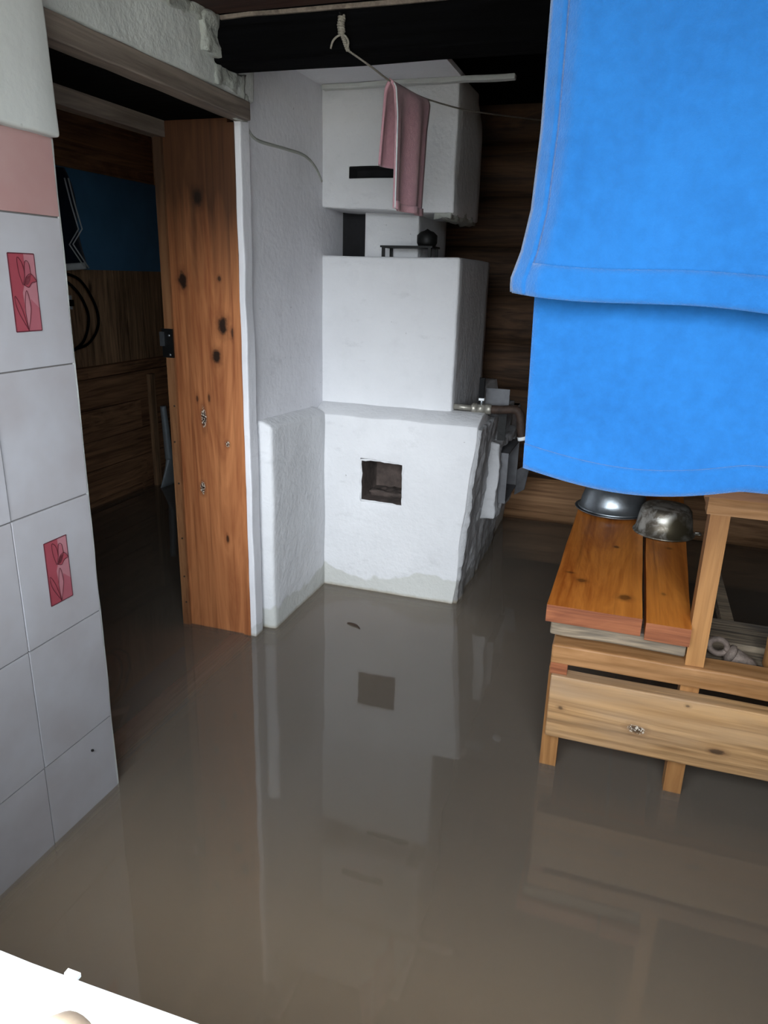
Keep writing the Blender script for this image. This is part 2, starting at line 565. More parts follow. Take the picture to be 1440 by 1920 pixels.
def water_mats():
    g = G('muddy_water_surface')
    v = g.coord(rnd=False)
    dif = g.n('BsdfDiffuse', {'Color': C('#c0b2a2')})
    tr = g.n('BsdfTransparent', {'Color': (0.96, 0.92, 0.84, 1)})
    mx = g.n('MixShader', {0: 0.76, 1: dif, 2: tr})
    gl = g.n('BsdfGlossy', {'Color': (1, 1, 1, 1), 'Roughness': 0.035})
    nb = g.bump(g.noise(v, 3.0, 2), 0.06, 0.01)
    g.set(gl.inputs['Normal'], nb)
    fr = g.n('Fresnel', {'IOR': 1.47})
    g.set(fr.inputs['Normal'], nb)
    ms = g.n('MixShader', {0: fr, 1: mx, 2: gl})
    g.t.links.new(ms.outputs[0], g.out.inputs[0])
    out = [g.m]
    for i, a in enumerate((0.66, 0.62, 0.58, 0.0)):
        g = G('muddy_water_depth')
        dif = g.n('BsdfDiffuse', {'Color': C('#b9a997')})
        tr = g.n('BsdfTransparent', {'Color': (0.96, 0.91, 0.82, 1)})
        mx = g.n('MixShader', {0: a, 1: dif, 2: tr})
        g.t.links.new(mx.outputs[0], g.out.inputs[0])
        out.append(g.m)
    return out


M['water'] = water_mats()

# ------------------------------------------------------------------ setting: floor, water, ceiling, walls
FLOOR = -0.45
CEIL = 1.66
bm = bmesh.new()
box(bm, -2.75, 1.75, -0.16, 3.70, FLOOR - 0.06, FLOOR)
struct(obj('floor', bm, M['dark_plank']))

bm = bmesh.new()
for i, z in enumerate((0.0, -0.010, -0.022, -0.038, -0.060)):
    x0, x1, y0, y1 = -2.405, 1.495, 0.061, 3.45
    f = bm.faces.new([bm.verts.new(p) for p in ((x0, y0, z), (x1, y0, z), (x1, y1, z), (x0, y1, z))])
    f.material_index = i
o = obj('flood_water', bm, M['water'])
for p in o.data.polygons:
    pass
tag(o, 'still brown muddy floodwater covering the whole room', 'water', kind='stuff')

bm = bmesh.new()
box(bm, -30, 30, -45, -0.21, -0.5, -0.02)
struct(obj('ground', bm, M['ground']))

# ceiling
bm = bmesh.new()
box(bm, -2.75, 1.75, -0.16, 3.70, 1.86, 1.92)
ceiling = struct(obj('ceiling', bm, M['ceil']))
y = -0.16
k = 0
while y < 1.69:
    y1 = min(y + 0.186, 1.695)
    obj('ceiling_board', bbox(-1.02, 1.5, y + 0.002, y1 - 0.002, CEIL + random.uniform(0, 0.003), CEIL + 0.03, 0.002), M['ceil'], ceiling)
    y = y1
y = 1.80
while y < 3.4:
    y1 = y + 0.2
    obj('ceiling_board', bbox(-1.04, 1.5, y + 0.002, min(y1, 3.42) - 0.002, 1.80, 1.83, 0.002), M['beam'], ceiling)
    y = y1
# main beam with pale strip at its upper front edge
obj('beam', bbox(-1.035, 1.5, 1.70, 1.80, 1.565, 1.80, 0.006, (0, 14), 0.004), M['beam'], ceiling)
obj('edge_strip', bbox(-0.985, 0.9, 1.693, 1.700, 1.650, 1.659, 0.001, (0, 26), 0.0035, 5), M['head_wood'], ceiling)

# log walls: back and right, each log a piece of its own
bm = bmesh.new()
box(bm, -1.29, 1.75, 3.46, 3.70, FLOOR, 1.86)
wall_back = struct(obj('wall_back', bm, M['moss']))
bm = bmesh.new()
box(bm, 1.59, 1.75, -0.16, 3.46, FLOOR, 1.86)
wall_right = struct(obj('wall_right', bm, M['moss']))


def log_mesh(length, r, seed):
    n, seg = 26, 18
    bm = bmesh.new()
    rings = []
    for i in range(n + 1):
        x = length * i / n
        ring = []
        for k in range(seg):
            a = 2 * math.pi * k / seg
            rr = r * (1 + 0.05 * noise.noise(Vector((x * 2.2, math.cos(a) * 1.3 + seed * 7, math.sin(a) * 1.3))))
            ring.append(bm.verts.new((x, rr * 0.72 * math.cos(a), rr * 1.06 * math.sin(a))))
        rings.append(ring)
    for i in range(n):
        for k in range(seg):
            f = bm.faces.new((rings[i][k], rings[i + 1][k], rings[i + 1][(k + 1) % seg], rings[i][(k + 1) % seg]))
            f.smooth = True
    return bm


LOGM = []
for s in range(4):
    b = log_mesh(2.6, 0.107, s)
    bmesh.ops.recalc_face_normals(b, faces=b.faces[:])
    me = bpy.data.meshes.new('log')
    b.to_mesh(me)
    b.free()
    for f in me.polygons:
        f.use_smooth = True
    me.materials.append(M['log'])
    LOGM.append(me)
for i in range(11):
    z = -0.31 + 0.207 * i
    me = LOGM[i % 4]
    if i == 2:      # the lowest log above the water is a paler, newer timber
        me = me.copy()
        me.materials.clear()
        me.materials.append(M['log_pale'])
    o = bpy.data.objects.new('log', me)
    COL.objects.link(o)
    o.location = (-1.045, 3.44 + random.uniform(-0.012, 0.012), z)
    o.parent = wall_back
LOGR = []
for s in range(2):
    b = log_mesh(3.4, 0.107, s + 9)
    bmesh.ops.rotate(b, verts=b.verts[:], cent=(0, 0, 0), matrix=Matrix.Rotation(math.radians(90), 3, 'Z'))
    bmesh.ops.recalc_face_normals(b, faces=b.faces[:])
    me = bpy.data.meshes.new('log')
    b.to_mesh(me)
    b.free()
    for f in me.polygons:
        f.use_smooth = True
    me.materials.append(M['log_y'])
    LOGR.append(me)
for i in range(11):
    o = bpy.data.objects.new('log', LOGR[i % 2])
    COL.objects.link(o)
    o.location = (1.57, 0.06, -0.31 + 0.207 * i + 0.05)
    o.parent = wall_right

# window wall behind the camera: opening with white board lining and sill
bm = bmesh.new()
W = WIN
box(bm, -1.29, W['x0'] - 0.03, W['y0'], W['y1'], FLOOR, 1.86)
box(bm, W['x1'] + 0.03, 1.75, W['y0'], W['y1'], FLOOR, 1.86)
box(bm, W['x0'] - 0.03, W['x1'] + 0.03, W['y0'], W['y1'], FLOOR, W['z0'] - 0.03)
box(bm, W['x0'] - 0.03, W['x1'] + 0.03, W['y0'], W['y1'], W['z1'] + 0.03, 1.86)
struct(obj('wall_front', bm, M['white_plaster']))
win = bpy.data.objects.new('window_1', None)
COL.objects.link(win)
win.location = (-0.15, -0.05, 0.72)
struct(win, 'open window with white painted lining and sill', 'window')
obj('lining_board', bbox(W['x0'] - 0.03, W['x0'], -0.19, 0.08, W['z0'], W['z1'] + 0.03, 0.002), M['white_paint'], win)
obj('lining_board', bbox(W['x1'], W['x1'] + 0.03, -0.19, 0.08, W['z0'], W['z1'] + 0.03, 0.002), M['white_paint'], win)
obj('lining_board', bbox(W['x0'], W['x1'], -0.19, 0.08, W['z1'], W['z1'] + 0.03, 0.002), M['white_paint'], win)
sill = obj('sill', bbox(W['x0'] - 0.05, W['x1'] + 0.05, -0.20, 0.223, 0.722, 0.750, 0.003, (0, 40), 0.0035, 2), M['white_paint'], win)
sill['label'] = 'white painted window sill board, brightly lit'
obj('paint_chip', bbox(-0.242, -0.234, 0.2215, 0.2245, 0.748, 0.7506, 0.0006), M['white_paint'], sill)

# left wall (thick partition with the doorway)
D0, D1, HEAD = 1.115, 1.86, 1.472
bm = bmesh.new()
box(bm, -1.28, -0.989, -0.16, D0 - 0.03, FLOOR, 1.86)
box(bm, -1.28, -1.045, D1 + 0.035, 3.46, FLOOR, 1.86)
wall_left = struct(obj('wall_left', bm, M['white_plaster']))
# plaster over the doorway
ys = refine([D0 - 0.03, D1 + 0.04], 0.035)
zs = refine([HEAD + 0.045, 1.86], 0.035)
bm = lattice([-1.28, -1.14, -1.008], ys, zs, lambda x, y, z: True)
wobble(bm, 0.006, 8, 3)
soften(obj('lintel_plaster', bm, M['lintel_plaster'], wall_left), 0.012)
# overhanging plaster skim above the tiles
def skim(c):
    t = (1.86 - c.z) / 0.55
    x = c.x
    if c.x > -0.98:
        x = -0.972 + 0.010 * t + 0.003 * noise.noise(c * 9)
    yy = c.y
    if c.y > D0 - 0.02:
        yy = D0 - 0.012 + 0.014 * t + 0.002 * noise.noise(c * 14)
    z = c.z
    if z < 1.32:
        z = 1.312 + 0.003 * noise.noise(Vector((c.y * 12, 0, 1))) 
    return (x, yy, z)
bm = lattice([-0.995, -0.972], refine([-0.16, D0 - 0.012], 0.04), refine([1.312, 1.86], 0.05), lambda x, y, z: True, skim)
soften(obj('plaster_skim', bm, M['skim'], wall_left), 0.006)
# crumbling plaster around the beam end
def crumbs(seed, n, cen, ext, r0, r1):
    bm = bmesh.new()
    rnd = random.Random(seed)
    for i in range(n):
        c = Vector([cen[a] + ext[a] * rnd.uniform(-1, 1) for a in range(3)])
        r = rnd.uniform(r0, r1)
        res = bmesh.ops.create_icosphere(bm, subdivisions=2, radius=r)
        for v in res['verts']:
            d = 1 + 0.35 * noise.noise(v.co * (2.2 / r) + Vector((i * 3, 0, 0)))
            v.co = Vector((v.co.x * 0.7, v.co.y, v.co.z)) * d + c
    return bm
def lump(x0, x1, y0, y1, z0, z1, amp, seed, step=0.009):
    bm = lattice(refine([x0, x1], step), refine([y0, y1], step), refine([z0, z1], step), lambda x, y, z: True)
    for v in bm.verts:
        d = noise.noise_vector(v.co * 22 + Vector((seed, 0, 0))) * amp + noise.noise_vector(v.co * 60 + Vector((seed, 0, 0))) * amp * 0.5
        v.co += d
    return bm
for i, a in enumerate([(-1.02, -0.992, 1.645, 1.712, 1.575, 1.66), (-1.03, -1.005, 1.70, 1.845, 1.525, 1.572), (-1.02, -1.0, 1.50, 1.66, 1.635, 1.665), (-1.045, -1.018, 1.82, 1.868, 1.475, 1.53)]):
    obj('broken_plaster', lump(*a, 0.012, 3.0 * i), M['rough_plaster'], wall_left, smooth=True)
for i, (cen, ext, nn) in enumerate(0 * [((-1.012, 1.655, 1.615), (0.010, 0.05, 0.045), 16), ((-1.018, 1.77, 1.565), (0.010, 0.055, 0.02), 14),
                                    ((-1.015, 1.62, 1.655), (0.008, 0.10, 0.012), 12), ((-1.03, 1.845, 1.50), (0.008, 0.02, 0.03), 10)]):
    obj('plaster_crumbs', crumbs(40 + i, nn, cen, ext, 0.010, 0.026), M['rough_plaster'], wall_left, smooth=True)
# raised plaster seam wandering across the white wall
bm = bmesh.new()
tube(bm, spline([(-1.046, 1.914, 1.474), (-1.046, 1.965, 1.449), (-1.046, 2.128, 1.453), (-1.046, 2.276, 1.455), (-1.046, 2.365, 1.432), (-1.046, 2.413, 1.398)], 6), 0.005, 6)
obj('plaster_seam', bm, M['rough_plaster'], wall_left, smooth=True)

# tiles
TZ = [0.934 - 0.2515 * i for i in range(6)]          # row bottoms, top row starts at 0.934
TY = [1.115 - 0.193 * (i + 1) for i in range(5)]


def tile_mesh(w, h, mat):
    b = bbox(-0.009, 0.0, 0.0015, w - 0.0015, 0.0015, h - 0.0015, 0.0012)
    bmesh.ops.recalc_face_normals(b, faces=b.faces[:])
    me = bpy.data.meshes.new('tile')
    b.to_mesh(me)
    b.free()
    me.materials.append(mat)
    return me


TM = tile_mesh(0.193, 0.2515, M['tile'])
TP = tile_mesh(0.193, 0.1285, M['tile_pink'])
tiles = {}
for ci, y in enumerate(TY):
    for ri, z in enumerate(TZ):
        o = bpy.data.objects.new('tile', TM)
        COL.objects.link(o)
        o.location = (-0.981 + random.uniform(-0.0008, 0.0008), y, z)
        o.rotation_euler = (0, random.uniform(-0.004, 0.004), random.uniform(-0.004, 0.004))
        o.parent = wall_left
        tiles[(ci, ri)] = o
    o = bpy.data.objects.new('border_tile', TP)
    COL.objects.link(o)
    o.location = (-0.981, y, 1.1855)
    o.parent = wall_left
obj('grout_bed', bbox(-0.992, -0.9845, TY[-1], D0 - 0.002, FLOOR, 1.312, 0), M['grout'], wall_left)
# grout bead at the tile edge by the door
obj('grout_edge', bbox(-0.992, -0.983, D0 - 0.001, D0 + 0.005, FLOOR, 1.312, 0.001, (2, 40), 0.002, 4), M['lintel_plaster'], wall_left)


def tulip(parent):
    """flat printed tulip panel, 57 x 125 mm, on a tile"""
    bm = bmesh.new()
    w, h = 0.057, 0.125
    y0, z0 = 0.064, 0.064

    def P(a, b, lv):
        return bm.verts.new((0.0003 + 0.00035 * lv, y0 + a * w, z0 + b * h))

    def poly(pts, lv, mi):
        f = bm.faces.new([P(a, b, lv) for a, b in pts])
        f.material_index = mi

    def line(pts, wd=0.022, lv=3):
        pts = [Vector((p[0] * w, p[1] * h, 0)) for p in pts]
        pts = [Vector(p) for p in spline(pts, 5)]
        for p, q in zip(pts[:-1], pts[1:]):
            d = (q - p)
            if d.length < 1e-7:
                continue
            nrm = Vector((-d.y, d.x, 0)).normalized() * wd * w * 0.5
            vs = []
            for s in (p - nrm, q - nrm, q + nrm, p + nrm):
                vs.append(bm.verts.new((0.0003 + 0.00035 * lv, y0 + s.x, z0 + s.y)))
            bm.faces.new(vs).material_index = 3
    poly([(0, 0), (1, 0), (1, 1), (0, 1)], 0, 1)
    poly([(0, 0), (0.5, 0), (0.42, 0.5), (0.62, 0.72), (0.6, 1), (0, 1)], 1, 0)
    poly([(0.5, 0), (1, 0), (1, 0.3), (0.7, 0.42)], 1, 2)
    # petals
    poly([(0.45, 0.60), (0.34, 0.78), (0.34, 0.95), (0.48, 0.90), (0.56, 0.72)], 2, 0)
    poly([(0.45, 0.60), (0.56, 0.72), (0.62, 0.90), (0.76, 0.88), (0.80, 0.70), (0.66, 0.60)], 2, 2)
    poly([(0.50, 0.60), (0.62, 0.70), (0.82, 0.74), (0.98, 0.66), (0.80, 0.62), (0.66, 0.57)], 2, 0)
    poly([(0.5, 0.02), (0.42, 0.28), (0.55, 0.52), (0.66, 0.30)], 2, 1)
    line([(0.45, 0.60), (0.34, 0.78), (0.34, 0.95), (0.50, 0.88), (0.56, 0.74), (0.47, 0.61)])
    line([(0.56, 0.74), (0.62, 0.90), (0.76, 0.88), (0.80, 0.73)])
    line([(0.50, 0.60), (0.62, 0.71), (0.82, 0.74), (0.98, 0.65), (0.80, 0.63), (0.66, 0.57), (0.47, 0.61)])
    line([(0.48, 0.01), (0.44, 0.30), (0.56, 0.53), (0.66, 0.30), (0.48, 0.01)])
    line([(0.48, 0.01), (0.30, 0.30), (0.10, 0.46), (0.14, 0.28), (0.48, 0.01)])
    for a, b in (((0, 0), (1, 0)), ((1, 0), (1, 1)), ((1, 1), (0, 1)), ((0, 1), (0, 0))):
        line([a, b], 0.03)
    for f in bm.faces:
        f.normal_update()
        if f.normal.x < 0:
            f.normal_flip()
    me = bpy.data.meshes.new('tulip_print')
    bm.to_mesh(me)
    bm.free()
    for m in (M['rose'], M['rose_light'], M['rose_mid'], M['print_line']):
        me.materials.append(m)
    return me


TUL = tulip(None)
for key in ((0, 0), (0, 2)):
    o = bpy.data.objects.new('tulip_print', TUL)
    COL.objects.link(o)
    o.parent = tiles[key]
    o['label'] = 'pink rectangular tulip print on white tile'
# small chip on a low tile
bm = bmesh.new()
bmesh.ops.create_icosphere(bm, subdivisions=1, radius=0.0035)
bmesh.ops.translate(bm, verts=bm.verts[:], vec=(-0.9795, 1.048, 0.135))
obj('dark_chip', bm, M['iron'], wall_left)

# doorway lining: jambs, head, threshold
door = bpy.data.objects.new('door_1', None)
COL.objects.link(door)
door.location = (0, 0, 0)
struct(door, 'open doorway lined with knotty orange brown boards', 'doorway')
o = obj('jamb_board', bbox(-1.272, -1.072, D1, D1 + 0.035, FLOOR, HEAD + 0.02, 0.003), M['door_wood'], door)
o['label'] = 'knotty orange brown jamb board'
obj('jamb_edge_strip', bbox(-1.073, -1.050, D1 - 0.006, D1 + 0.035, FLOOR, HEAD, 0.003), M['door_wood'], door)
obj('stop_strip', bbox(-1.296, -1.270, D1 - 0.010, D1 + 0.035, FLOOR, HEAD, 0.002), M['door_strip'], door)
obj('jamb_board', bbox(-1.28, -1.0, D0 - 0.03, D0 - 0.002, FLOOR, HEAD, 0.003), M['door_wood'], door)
obj('head_board', bbox(-1.05, -1.004, D0 - 0.03, D1 + 0.002, HEAD + 0.002, HEAD + 0.046, 0.003, (1, 20), 0.002, 2), M['head_wood'], door)
obj('head_board', bbox(-1.28, -1.05, D0 - 0.03, D1 + 0.03, HEAD + 0.012, HEAD + 0.046, 0.003), M['beam'], door)
obj('head_stop', bbox(-1.30, -1.262, D0 - 0.03, D1 + 0.03, HEAD - 0.028, HEAD + 0.046, 0.003), M['head_wood'], door)
obj('threshold', bbox(-1.12, -1.046, D0 - 0.03, D1 + 0.03, FLOOR, -0.008, 0.012), M['threshold'], door)
# strike plate with latch
sp = obj('strike_plate', bbox(-1.304, -1.268, D1 - 0.014, D1 - 0.008, 0.862, 0.944, 0.002), M['iron'], door)
sp['label'] = 'dark metal strike plate'
obj('latch', bbox(-1.306, -1.295, D1 - 0.022, D1 - 0.012, 0.895, 0.935, 0.002), M['steel'], sp)
for zz in (0.87, 0.925):
    b = bmesh.new()
    lathe(b, [(0.0, 0.002), (0.004, 0.001), (0.004, 0)], -1.279, D1 - 0.014, zz, 10, Matrix.Rotation(math.radians(90), 3, 'X'))
    obj('screw', b, M['steel'], sp)
# nail heads on the stop strip
for zz in (0.08, 0.17, 0.30, 0.48, 0.61, 0.72):
    b = bmesh.new()
    lathe(b, [(0.0, 0.0015), (0.003, 0.001), (0.003, 0)], -1.281 + random.uniform(-0.004, 0.004), D1 - 0.010, zz, 8, Matrix.Rotation(math.radians(90), 3, 'X'))
    obj('nail_head', b, M['pipe'], door)
# white batten covering the joint of jamb and wall
bm = bbox(-1.052, -1.032, D1 - 0.004, D1 + 0.045, FLOOR, 1.50, 0.004, (2, 50), 0.003, 8)
struct(obj('trim_1', bm, M['white_plaster']), 'whitewashed batten beside the door jamb', 'trim')

# ------------------------------------------------------------------ room beyond the doorway
bm = bmesh.new()
box(bm, -2.60, -2.43, 0.5, 3.70, FLOOR, 1.86)
wall_inner = struct(obj('wall_inner', bm, M['dark_plank']))
bm = bmesh.new()
box(bm, -2.60, -1.28, 3.46, 3.70, FLOOR, 1.86)
struct(obj('wall_inner_end', bm, M['dark_wood']))
bm = bmesh.new()
box(bm, -2.60, -1.29, 0.35, 0.5, FLOOR, 1.86)
struct(obj('wall_inner_near', bm, M['dark_wood']))
bm = bmesh.new()
box(bm, -2.43, -2.424, 0.5, 3.46, 1.09, 1.52)
o = obj('painted_panel', bm, M['blue_paint'], wall_inner)
o['label'] = 'blue painted upper wall'
y = 0.5
while y < 3.44:
    wd = random.uniform(0.085, 0.115)
    obj('wall_board', bbox(-2.43, -2.415 + random.uniform(-0.002, 0.002), y + 0.002, min(y + wd, 3.455) - 0.002, 0.66, 1.10, 0.002), M['dark_wood'], wall_inner)
    y += wd
z = -0.1
while z < 0.64:
    hh = random.uniform(0.11, 0.15)
    yy = 0.5
    while yy < 3.4:
        ln = random.uniform(0.5, 0.9)
        obj('wall_plank', bbox(-2.43, -2.395 + random.uniform(-0.008, 0.008), yy + 0.002, min(yy + ln, 3.455) - 0.002, z + 0.002, min(z + hh, 0.66) - 0.002, 0.003), M['dark_plank'], wall_inner)
        yy += ln
    z += hh
obj('ledge', bbox(-2.43, -2.375, 0.5, 3.455, 0.645, 0.668, 0.003), M['dark_plank'], wall_inner)
# ceiling batten in there
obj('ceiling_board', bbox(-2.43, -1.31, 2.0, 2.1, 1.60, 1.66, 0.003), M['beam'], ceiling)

# striped navy cloth on the inner wall
root = empty('striped_cloth', (-2.36, 2.70, 1.08), 'navy cloth with white zigzag stripes hanging in the dark room', 'cloth')
def nc(u, v):
    z = 1.50 - v * 0.40
    yr = 2.70 + 0.10 * v ** 0.8 + 0.012 * math.sin(v * 7)
    yl = 2.46
    y = yl + (yr - yl) * u
    x = -2.345 + 0.018 * math.sin(u * 14 + v * 2)
    return (x, y, z + 0.04 * (u - 0.5) * v)
o = thick(obj('cloth_body', grid(nc, 20, 20), M['navy_cloth'], root), 0.004)
def ncb(u, v):
    x, y, z = nc(0.2 + 0.72 * u, 0.93 + 0.07 * v)
    return (x + 0.006, y, z - 0.012)
thick(obj('pale_hem', grid(ncb, 14, 3), M['pale_cloth'], root), 0.003)
for dy in (0.0, 0.022):
    bm = bmesh.new()
    pts = [(-2.322, 2.690, 1.46), (-2.322, 2.715, 1.36), (-2.322, 2.745, 1.265), (-2.322, 2.680, 1.20), (-2.322, 2.765, 1.105)]
    pts = [(p[0], p[1] + dy, p[2] + dy * 0.1) for p in pts]
    tube(bm, pts, 0.0032, 6)
    obj('stripe', bm, M['pale_cloth'], root)
# black cable looping down the inner wall, pale socket behind it
bm = bmesh.new()
tube(bm, spline([(-2.405, 2.66, 1.09), (-2.36, 2.76, 1.06), (-2.36, 2.85, 0.95), (-2.36, 2.86, 0.86), (-2.36, 2.80, 0.79), (-2.36, 2.72, 0.765), (-2.36, 2.64, 0.77), (-2.37, 2.60, 0.85), (-2.39, 2.63, 0.95)], 8), 0.006, 8)
tube(bm, spline([(-2.405, 2.70, 1.07), (-2.36, 2.75, 1.0), (-2.36, 2.80, 0.90), (-2.36, 2.76, 0.80), (-2.36, 2.68, 0.755)], 8), 0.006, 8)
tag(obj('cable', bm, M['black_plastic'], None, True, True), 'black cable hanging in loops on the dark board wall', 'cable')
root = empty('socket', (-2.40, 2.715, 0.93), 'small pale socket on the dark board wall', 'socket')
obj('plate', bbox(-2.413, -2.395, 2.685, 2.745, 0.93, 0.99, 0.004), M['pale_cloth'], root)
obj('plug', bbox(-2.395, -2.372, 2.70, 2.73, 0.945, 0.972, 0.005), M['black_plastic'], root)
# thin cord high up in the dark room
bm = bmesh.new()
tube(bm, spline([(-2.36, 2.72, 1.778), (-2.36, 2.9, 1.752), (-2.36, 3.07, 1.734)], 4), 0.002, 6)
for p in ((-2.36, 2.72, 1.778), (-2.36, 3.07, 1.734)):
    tube(bm, [(-2.44, p[1], p[2]), p], 0.0025, 6)
tag(obj('thin_cord', bm, M['rope'], None, True, True), 'thin pale cord stretched high in the dark room', 'cord')
# thin lath leaning by the jamb
bm = bbox(-2.372, -2.350, 3.205, 3.245, -0.45, 0.595, 0.002)
tag(obj('lath', bm, M['dark_wood'], None, False, True), 'narrow brown lath standing against the inner wall', 'board')
# silver long necked tool with a flared foot
root = empty('metal_scoop', (-2.33, 3.26, 0.0), 'silver metal tool with long narrow neck and flared foot', 'tool')
bm = bmesh.new()
tube(bm, spline([(-2.325, 3.262, 0.425), (-2.318, 3.262, 0.33), (-2.312, 3.262, 0.22), (-2.308, 3.262, 0.14)], 5), [0.016 + 0.0004 * i for i in range(16)], 12)
obj('neck', bm, M['zinc'], root, True)
bm = bmesh.new()
rs = []
for i in range(9):
    t = i / 8
    w = 0.018 + 0.075 * t ** 1.3
    d = 0.017 - 0.004 * t
    z = 0.15 - 0.15 * t
    rs.append([bm.verts.new((-2.308 + d * math.sin(a), 3.262 + w * math.cos(a), z)) for a in [2 * math.pi * k / 16 for k in range(16)]])
for i in range(8):
    for k in range(16):
        bm.faces.new((rs[i][k], rs[i][(k + 1) % 16], rs[i + 1][(k + 1) % 16], rs[i + 1][k])).smooth = True
bm.faces.new(rs[-1])
obj('flared_foot', bm, M['zinc'], root)
# white bag bulge beside the tool
def egg(cx, cy, cz, rx, ry, rz, seed, sub=3):
    bm = bmesh.new()
    bmesh.ops.create_icosphere(bm, subdivisions=sub, radius=1)
    for v in bm.verts:
        d = 1 + 0.12 * noise.noise(v.co * 2 + Vector((seed, 0, 0)))
        v.co = Vector((v.co.x * rx * d + cx, v.co.y * ry * d + cy, v.co.z * rz * d + cz))
    return bm
tag(obj('plastic_bag', egg(-2.33, 3.385, 0.085, 0.035, 0.04, 0.10, 3), M['white_paint'], None, True, True), 'small white plastic bundle behind the door jamb', 'bag')

# ------------------------------------------------------------------ the stove
stove = empty('masonry_stove', (-0.77, 2.75, FLOOR), 'whitewashed masonry stove with a square sooty hole in front', 'stove')
H = dict(x0=-0.859, x1=-0.705, z0=0.345, z1=0.494)


def w_low(c):
    x, y, z = c
    if x > -0.55:
        t = max(0.0, min(1.0, z / 0.645))
        k = (x + 0.55) / 0.094
        x = -0.55 + k * ((-0.505 + 0.049 * t) + 0.55)
        x += 0.010 * noise.noise(Vector((y * 6, z * 6, 0)))
    if z > 0.60 and x > -0.56:
        z -= 0.13 * max(0, min(1, (y - 2.46) / 0.4))
    if z > 0.60:
        z += 0.030 * max(0, min(1, (y - 2.33) / 0.09)) - 0.004 + 0.004 * noise.noise(Vector((x * 9, y * 9, 3)))
    if y < 2.34:
        y += 0.006 * noise.noise(Vector((x * 5, z * 5, 1)))
        hx = (H['x0'] + H['x1']) / 2
        hz = (H['z0'] + H['z1']) / 2
        if abs(x - hx) < 0.085 and abs(z - hz) < 0.085:
            x += 0.002 * noise.noise(Vector((x * 40, z * 40, 5)))
            z += 0.002 * noise.noise(Vector((x * 40, z * 40, 8))) + (-0.004 * (x - hx) / 0.08)
    return (x, y, z)


xs = refine([-1.045, H['x0'], H['x1'], -0.55, -0.456], 0.032)
ys = refine([2.33, 2.42, 2.50, 3.36], 0.05)
zs = refine([FLOOR, -0.1, 0.0, H['z0'], H['z1'], 0.645], 0.035)
bm = lattice(xs, ys, zs, lambda x, y, z: not (H['x0'] < x < H['x1'] and H['z0'] < z < H['z1'] and y < 2.50), w_low)
o = soften(obj('lower_body', bm, [M['stove_plaster'], M['darkened']], stove), 0.007, 2)
for p in o.data.polygons:
    c = p.center + stove.location
    if H['x0'] - 0.003 < c.x < H['x1'] + 0.003 and H['z0'] - 0.006 < c.z < H['z1'] + 0.006 and c.y > 2.338:
        if not (c.y < 2.336):
            p.material_index = 1
# ragged mortar rim round the hole
bm = bmesh.new()
hx0, hx1, hz0, hz1 = H['x0'], H['x1'], H['z0'], H['z1']
pts = []
for a, b in (((hx0, hz0), (hx1, hz0 - 0.003)), ((hx1, hz0 - 0.003), (hx1, hz1 - 0.004)), ((hx1, hz1 - 0.004), (hx0, hz1)), ((hx0, hz1), (hx0, hz0))):
    for i in range(9):
        t = i / 9
        pts.append((a[0] + (b[0] - a[0]) * t + random.uniform(-0.002, 0.002), 2.331, a[1] + (b[1] - a[1]) * t + random.uniform(-0.002, 0.002)))
pts.append(pts[0])
tube(bm, pts, [random.uniform(0.002, 0.005) for _ in pts], 6)
obj('hole_rim', bm, M['stove_plaster'], stove, True)
# ash and rubble inside the hole
bm = lump(-0.852, -0.712, 2.40, 2.495, 0.340, 0.360, 0.012, 5, 0.008)
obj('ash', bm, M['darkened'], stove, True)

# low plinth along the left wall
def w_pl(c):
    x, y, z = c
    x += 0.004 * noise.noise(c * 6)
    y += 0.004 * noise.noise(c * 6 + Vector((5, 0, 0)))
    if z > 0.6:
        z += 0.022 * (1 - min(1, max(0, (x + 1.045) / 0.05))) + 0.02 * (1 - (y - 1.93) / 0.4)
    return (x, y, z)
bm = lattice(refine([-1.06, -0.998], 0.03), refine([1.925, 2.345], 0.04), refine([FLOOR, 0.0, 0.645], 0.04), lambda x, y, z: True, w_pl)
soften(obj('side_plinth', bm, M['stove_plaster'], stove), 0.012, 3)

# upper body
def w_up(c):
    x, y, z = c
    d = noise.noise_vector(c * 6)
    return (x + 0.003 * d.x, y + 0.003 * d.y, z + 0.003 * d.z + (-0.003 if z > 1.1 else 0))
bm = lattice(refine([-1.06, -0.565], 0.04), refine([2.42, 2.93], 0.05), refine([0.63, 1.170], 0.04), lambda x, y, z: True, w_up)
soften(obj('upper_body', bm, M['stove_plaster'], stove), 0.008, 2)
# flue pillar
bm = lattice(refine([-0.942, -0.745], 0.04), refine([2.55, 2.93], 0.05), refine([1.160, 1.34], 0.04), lambda x, y, z: True, w_up)
soften(obj('flue_pillar', bm, M['stove_plaster'], stove), 0.005, 2)
obj('sooty_niche_back', bbox(-1.050, -0.930, 2.605, 2.66, 1.160, 1.335, 0.002), M['niche'], stove)
